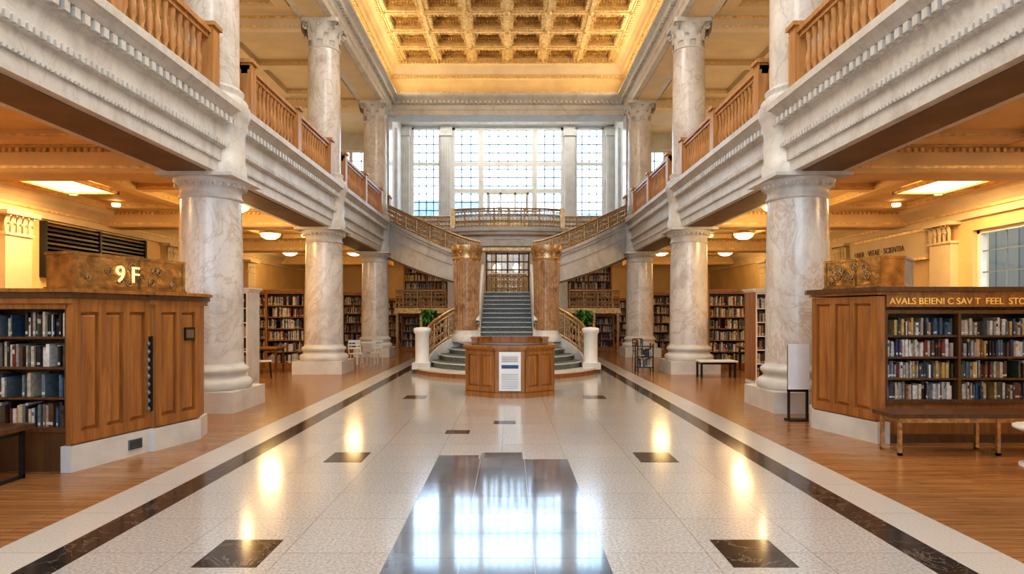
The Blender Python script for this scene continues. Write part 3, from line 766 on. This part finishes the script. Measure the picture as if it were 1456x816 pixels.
mb.prism(offset(full,.04),TOP-.16,TOP-.1,WOOD); mb.prism(offset(full,.07),TOP-.1,TOP-.04,WOODD); mb.prism(offset(full,.1),TOP-.04,TOP,WOOD)
panels(mb,A_,B_,.3,TOP-.16,3,WOOD)
panels(mb,B2,C_,.3,TOP-.16,2,WOOD)
mb.box(-9,-4.7,7.15,7.2,.3,TOP-.16,WOODD)
bk=MB(); M=Matrix.Translation((-9,6.82,0)); mb.M=M; bk.M=M
shelfunit(mb,bk,4.34,TOP-.14,.36,4,4,.42,WOODD,.9)
mb.box(0,4.34,.02,.36,0,.42,WOODD); mb.box(0,4.34,-.02,.02,TOP-.22,TOP-.12,WOOD)
M,L=frame(A_,B_); mb.M=M
mb.box(.72,.92,.0,.055,.08,.2,LEAD)
for k in range(5): mb.box(.73,.91,.05,.06,.09+k*.022,.1+k*.022,BLACK)
mb.M=Matrix.Identity(4)
mb.box(-4.37,-4.325,7.8,7.845,.5,1.42,BLACK)
for k in range(9): mb.lathe(-4.345,7.79,[(.005,.5+k*.1),(.025,.53+k*.1),(.005,.56+k*.1)],6,LEAD)
M,L=frame(B2,C_); mb.M=M
mb.box(.48,.66,.03,.05,1.35,1.52,BLACK); mb.box(.5,.64,.05,.053,1.38,1.49,SOFFIT)
mb.obj('library_bookcase_block'); bk.obj('shelved_books')
bp=[(-4.74,7.0),(-4.5,7.85),(-4.3,8.55),(-4.6,8.62),(-5.1,7.1)]
o=bronze_box(bp,TOP,.42,'bronze_sign_box',(-4.74,7.0),(-4.3,8.55))
ang=math.atan2(1.55,.44)
t=text_obj('lit_numerals','9 F',.28,(-4.575,7.5,TOP+.11),(pi/2,0,ang),DIGIT,.008,o)
poly=[(5.02,8.3),(4.93,8.3),(4.64,9.45),(4.8,9.85),(10,9.85),(10,8.7),(5.02,8.7)]
full=[(4.93,8.3),(4.64,9.45),(4.8,9.85),(10,9.85),(10,8.3)]
mb=MB(); TOP=2.05
mb.prism(poly,.28,TOP-.12,WOOD); mb.prism(offset(poly,.04),0,.28,STONE2)
mb.prism(offset(full,.04),TOP-.1,TOP-.06,WOOD); mb.prism(offset(full,.1),TOP-.06,TOP,WOODD)
panels(mb,(4.64,9.45),(4.93,8.3),.3,TOP-.12,3,WOOD)
bk=MB(); M=Matrix.Translation((5.03,8.32,0)); mb.M=M; bk.M=M
shelfunit(mb,bk,4.9,TOP-.3,.38,5,4,.52,WOODD,.95)
mb.box(0,4.9,.02,.36,0,.1,WOODD); mb.box(0,4.9,.1,.36,.1,.52,WOOD); mb.box(0,4.9,-.04,.36,TOP-.26,TOP-.1,WOOD)
o=mb.obj('library_bookcase_block'); bk.obj('shelved_books')
text_obj('shelf_lettering','AVALS BEIENI C SAV T  FEEL  STORIES',.12,(5.06,8.268,TOP-.225),(pi/2,0,0),GOLDL,.006,o)
bp=[(5.05,8.45),(4.78,9.4),(5.1,9.5),(5.9,9.5),(5.9,9.1),(5.4,8.5)]
bronze_box(bp,TOP,.42,'bronze_sign_box',(4.78,9.4),(5.05,8.45))

# ---------------------------------------------------------------- information desk
mb=MB(); dx=.1
oc=[(dx-.3,12.78),(dx+.3,12.78),(dx+.9,13.2),(dx+.9,13.95),(dx+.5,14.3),(dx-.5,14.3),(dx-.9,13.95),(dx-.9,13.2)]
mb.prism(oc,.1,1.0,WOOD); mb.prism(offset(oc,.03),0,.1,WOOD); mb.prism(offset(oc,.03),.95,1.0,WOOD); mb.prism(offset(oc,.07),1.0,1.05,WOOD)
mb.prism(offset(oc,-.1),1.05,1.07,WOODD)
back=[(dx+.82,13.5),(dx+.82,13.95),(dx+.46,14.24),(dx-.46,14.24),(dx-.82,13.95),(dx-.82,13.5),(dx-.7,13.5),(dx-.7,13.88),(dx-.4,14.1),(dx+.4,14.1),(dx+.7,13.88),(dx+.7,13.5)]
mb.prism(back,1.07,1.17,WOOD); mb.prism(offset(back,.02),1.17,1.2,WOOD)
n=len(oc)
for i in range(n):
    panels(mb,oc[i],oc[(i+1)%n],.12,.94,1 if i==0 else 2,WOOD,.03,.07)
mb.box(dx-.22,dx+.22,12.7,12.745,.15,.93,WHITE)
for k in range(9): mb.box(dx-.17,dx+.17,12.694,12.7,.2+k*.035,.207+k*.035,LEAD)
mb.box(dx-.17,dx+.17,12.694,12.7,.6,.67,BLUE); mb.box(dx-.17,dx+.17,12.694,12.7,.72,.86,STONE2)
for k in range(3): mb.box(dx-.15,dx+.15,12.69,12.696,.74+k*.035,.75+k*.035,LEAD)
mb.obj('octagonal_information_desk')

# ---------------------------------------------------------------- furniture
def bench(x0,x1,y0,y1,h,mat,metal,name='wooden_bench'):
    mb=MB(); mb.box(x0,x1,y0,y1,h-.05,h,mat)
    mb.box(x0+.1,x1-.1,y0+.05,y1-.05,h-.11,h-.05,metal)
    for x in (x0+.08,(x0+x1)/2,x1-.12):
        mb.box(x,x+.04,y0+.03,y0+.07,0,h-.05,metal); mb.box(x,x+.04,y1-.07,y1-.03,0,h-.05,metal)
        mb.box(x,x+.04,y0+.03,y1-.03,.0,.03,metal)
    mb.obj(name)
bench(4.68,7.2,7.55,8.0,.5,WOODD,BRONZE)
bench(-7.4,-4.85,6.1,6.6,.56,WOODD,BLACK)
mb=MB(); mb.lathe(6.08,7.0,[(.28,0),(.28,.02),(.05,.04),(.04,.36),(.1,.38),(.3,.4),(.34,.42),(.34,.45),(.3,.46)],32,WHITE); mb.obj('round_white_stool')
mb=MB()
mb.box(4.5,4.86,9.98,10.16,0,.03,BLACK); mb.box(4.52,4.55,10.05,10.09,0,1.2,BLACK); mb.box(4.81,4.84,10.05,10.09,0,1.2,BLACK)
mb.box(4.515,4.845,10.02,10.05,.5,1.22,WHITE); mb.box(4.52,4.84,10.05,10.1,.46,.5,BLACK); mb.obj('sign_stand')
def chair(x,y,ang,mat,leg):
    mb=MB(); mb.M=Matrix.Translation((x,y,0))@Matrix.Rotation(ang,4,'Z')
    mb.box(-.21,.21,-.2,.2,.43,.46,mat)
    for a in (-.18,.18):
        mb.tube([(a*1.1,-.2,0),(a,-.17,.43)],.014,6,leg); mb.tube([(a*1.1,.22,0),(a,.18,.45),(a,.24,.85)],.014,6,leg)
    for z in (.58,.68,.78): mb.box(-.19,.19,.2+(z-.5)*.1,.22+(z-.5)*.1,z,z+.06,mat)
    mb.tube([(-.18,.24,.85),(.18,.24,.85)],.016,6,leg)
    mb.obj('cafe_chair')
def table(x,y,w,d,h,mat,leg,name='reading_table'):
    mb=MB(); mb.box(x-w/2,x+w/2,y-d/2,y+d/2,h-.04,h,mat); mb.box(x-w/2+.05,x+w/2-.05,y-d/2+.05,y+d/2-.05,h-.1,h-.04,leg)
    for a in (-1,1):
        for c in (-1,1): mb.box(x+a*(w/2-.06)-.025,x+a*(w/2-.06)+.025,y+c*(d/2-.06)-.025,y+c*(d/2-.06)+.025,0,h-.04,leg)
    mb.obj(name)
chair(-4.75,19.9,.4,STONE2,FRAMEM); chair(-4.3,20.6,-2.6,STONE2,FRAMEM); table(-4.7,21.4,.7,.7,.74,STONE2,FRAMEM)
chair(-6.45,16.8,2.0,WHITE,BLACK); table(-7.0,18.3,1.0,.7,.74,WOOD,WOODD); chair(-7.3,17.4,.2,WOOD,BLACK)
table(5.6,16.9,1.0,.5,.46,WHITE,BLACK,'low_table'); chair(4.5,21.3,.3,WOOD,BLACK); table(7.5,18.6,1.2,.7,.74,WOOD,WOODD); chair(7.9,17.9,2.8,WOOD,BLACK)
mb=MB(); cx,cy=3.98,18.3
for a in (-.22,.22):
    for c in (-.18,.18):
        mb.box(cx+a-.015,cx+a+.015,cy+c-.015,cy+c+.015,.1,.85,BLACK); ring(mb,(cx+a,cy+c,.052),(0,1,0),(0,0,1),.038,.014,BLACK,12)
for z in (.15,.45,.75): mb.box(cx-.24,cx+.24,cy-.2,cy+.2,z,z+.02,BLACK)
mb.M=Matrix.Translation((cx-.21,cy-.17,0)); fill_books(mb,0,.42,.17,.26,.3); fill_books(mb,0,.42,.47,.26,.3); fill_books(mb,0,.3,.77,.22,.3)
mb.obj('book_cart')
for s in (-1,1):
    mb=MB(); x,y=s*2.45,20.0
    mb.box(x-.2,x+.2,y-.2,y+.2,0,.95,STONE2); mb.box(x-.24,x+.24,y-.24,y+.24,.95,1.0,STONE2); mb.obj('plant_pedestal')
    mb=MB(); mb.lathe(x,y,[(.12,1.0),(.15,1.02),(.2,1.25),(.22,1.27),(.22,1.3),(.17,1.3),(.16,1.26)],20,TERRA)
    for k in range(120):
        a=random.uniform(0,2*pi); L=random.uniform(.2,.45); up=random.uniform(.3,.8); w=random.uniform(.03,.06)
        ca,sa=math.cos(a),math.sin(a); vs=[]
        for t,ww in ((0,.3),(.35,1),(.7,.9),(1,.05)):
            r=L*t; z=1.27+up*(1-(1-t)**2)-.28*t*t
            for q in (-1,1): vs.append((x+ca*r-q*sa*w*ww,y+sa*r+q*ca*w*ww,z))
        mb.add(vs,[(0,1,3,2),(2,3,5,4),(4,5,7,6)],GREEN,True)
    mb.obj('potted_fern')

# ---------------------------------------------------------------- lamps and lights
def area(name,loc,rot,sx,sy,p,col):
    l=bpy.data.lights.new(name,'AREA'); l.shape='RECTANGLE'; l.size=sx; l.size_y=sy; l.energy=p; l.color=col
    o=bpy.data.objects.new(name,l); o.location=loc; o.rotation_euler=rot; scene.collection.objects.link(o); return o
def point(name,loc,p,col,r=.25):
    l=bpy.data.lights.new(name,'POINT'); l.energy=p; l.color=col; l.shadow_soft_size=r
    o=bpy.data.objects.new(name,l); o.location=loc; scene.collection.objects.link(o); return o
WARM=(1,.69,.32); WARM2=(1,.74,.43); NEU=(1,.955,.885)
for s in (-1,1):
    for y in (1.2,8,14.4):
        mb=MB(); X=s*9.9
        for a,b_ in ((-1,-.9),(.9,1)): mb.box(X+a*.62,X+b_*.62,y-.8,y+.8,4.56,4.66,GOLD)
        for a,b_ in ((-1,-.92),(.92,1)): mb.box(X-.62,X+.62,y+a*.8,y+b_*.8,4.56,4.66,GOLD)
        mb.box(X-.56,X+.56,y-.74,y+.74,4.6,4.62,LAMP)
        mb.obj('ceiling_light_panel')
        area('aisle_light',(X,y,4.55),(0,0,0),1.1,1.45,170,WARM)
    for x,y in ((8.3,22.2),(6.9,28.5),(9.8,28.5),(4.0,32),(6.95,16.3)):
        mb=MB(); k=.85
        mb.lathe(s*x,y,[(.02,4.3),(.2*k,4.32),(.34*k,4.39),(.4*k,4.47),(.4*k,4.5)],24,LAMP); mb.lathe(s*x,y,[(.42*k,4.5),(.43*k,4.55),(.2*k,4.6),(.1,4.8)],24,GOLD)
        mb.obj('ceiling_dome_lamp')
        point('dome_lamp_light',(s*x,y,3.95),60 if y>25 else 90,WARM,.38)
    mb=MB()
    for y in (13.2,15.5,17.2,20.2,24,26.8,30,33):
        for x in (7.7,10.6): mb.lathe(s*x,y,[(.02,4.6),(.09,4.61),(.11,4.64),(.11,4.7)],12,LAMP)
    mb.obj('recessed_downlights')
    for y in (1,8,15,22,27.5):
        area('gallery_fill',(s*8.8,y,5.6),(pi,0,0),2.5,3,55,WARM2)  # unseen fill above the gallery floor, added to warm the gallery ceiling
    area('cove_fill',(s*4.74,12,11.0),(pi,s*-1.1,0),.12,28,350,(1,.8,.52))  # added fill strip without a fixture, brightens the gilded ceiling
area('stair_core_light',(0,29,4.8),(0,0,0),2,1.5,22,WARM)
area('cove_fill_end',(0,HALLEND-.2,11.0),(pi+.9,0,0),9,.12,50,(1,.8,.52))  # matching added strip at the end cornice, no lamp stands here
area('alcove_fill',(0,28.4,11.15),(.25,0,0),8,.8,220,NEU)  # fill hidden behind the end beam, added to brighten the window wall
for y in (1,8,14.5): area('hall_fill',(0,y,11.8),(0,0,0),4,3,340,NEU)  # added overhead fill, out of frame and without fixtures

w=bpy.data.worlds.new('World'); scene.world=w; w.use_nodes=True
nt=w.node_tree; bg=nt.nodes['Background']
tc=nt.nodes.new('ShaderNodeTexCoord'); sep=nt.nodes.new('ShaderNodeSeparateXYZ'); nt.links.new(tc.outputs['Generated'],sep.inputs[0])
rp=nt.nodes.new('ShaderNodeValToRGB'); rp.color_ramp.elements[0].position=0; rp.color_ramp.elements[0].color=(.82,.9,.97,1)
rp.color_ramp.elements[1].position=.5; rp.color_ramp.elements[1].color=(.5,.72,1,1)
nt.links.new(sep.outputs['Z'],rp.inputs[0]); nt.links.new(rp.outputs[0],bg.inputs[0]); bg.inputs[1].default_value=6.0

cam=bpy.data.cameras.new('camera'); co=bpy.data.objects.new('camera',cam); scene.collection.objects.link(co)
co.location=(.1,0,1.7); co.rotation_euler=(pi/2,0,0); cam.sensor_width=36; cam.lens=900/1456*36
cam.shift_y=38/1456; cam.shift_x=3/1456; cam.clip_end=300
scene.camera=co
scene.view_settings.view_transform='Standard'
for lk in ('Medium High Contrast','Standard - Medium High Contrast','None'):
    try:
        scene.view_settings.look=lk; print('LOOK',lk); break
    except Exception as ex: print(ex)
scene.view_settings.exposure=0.05
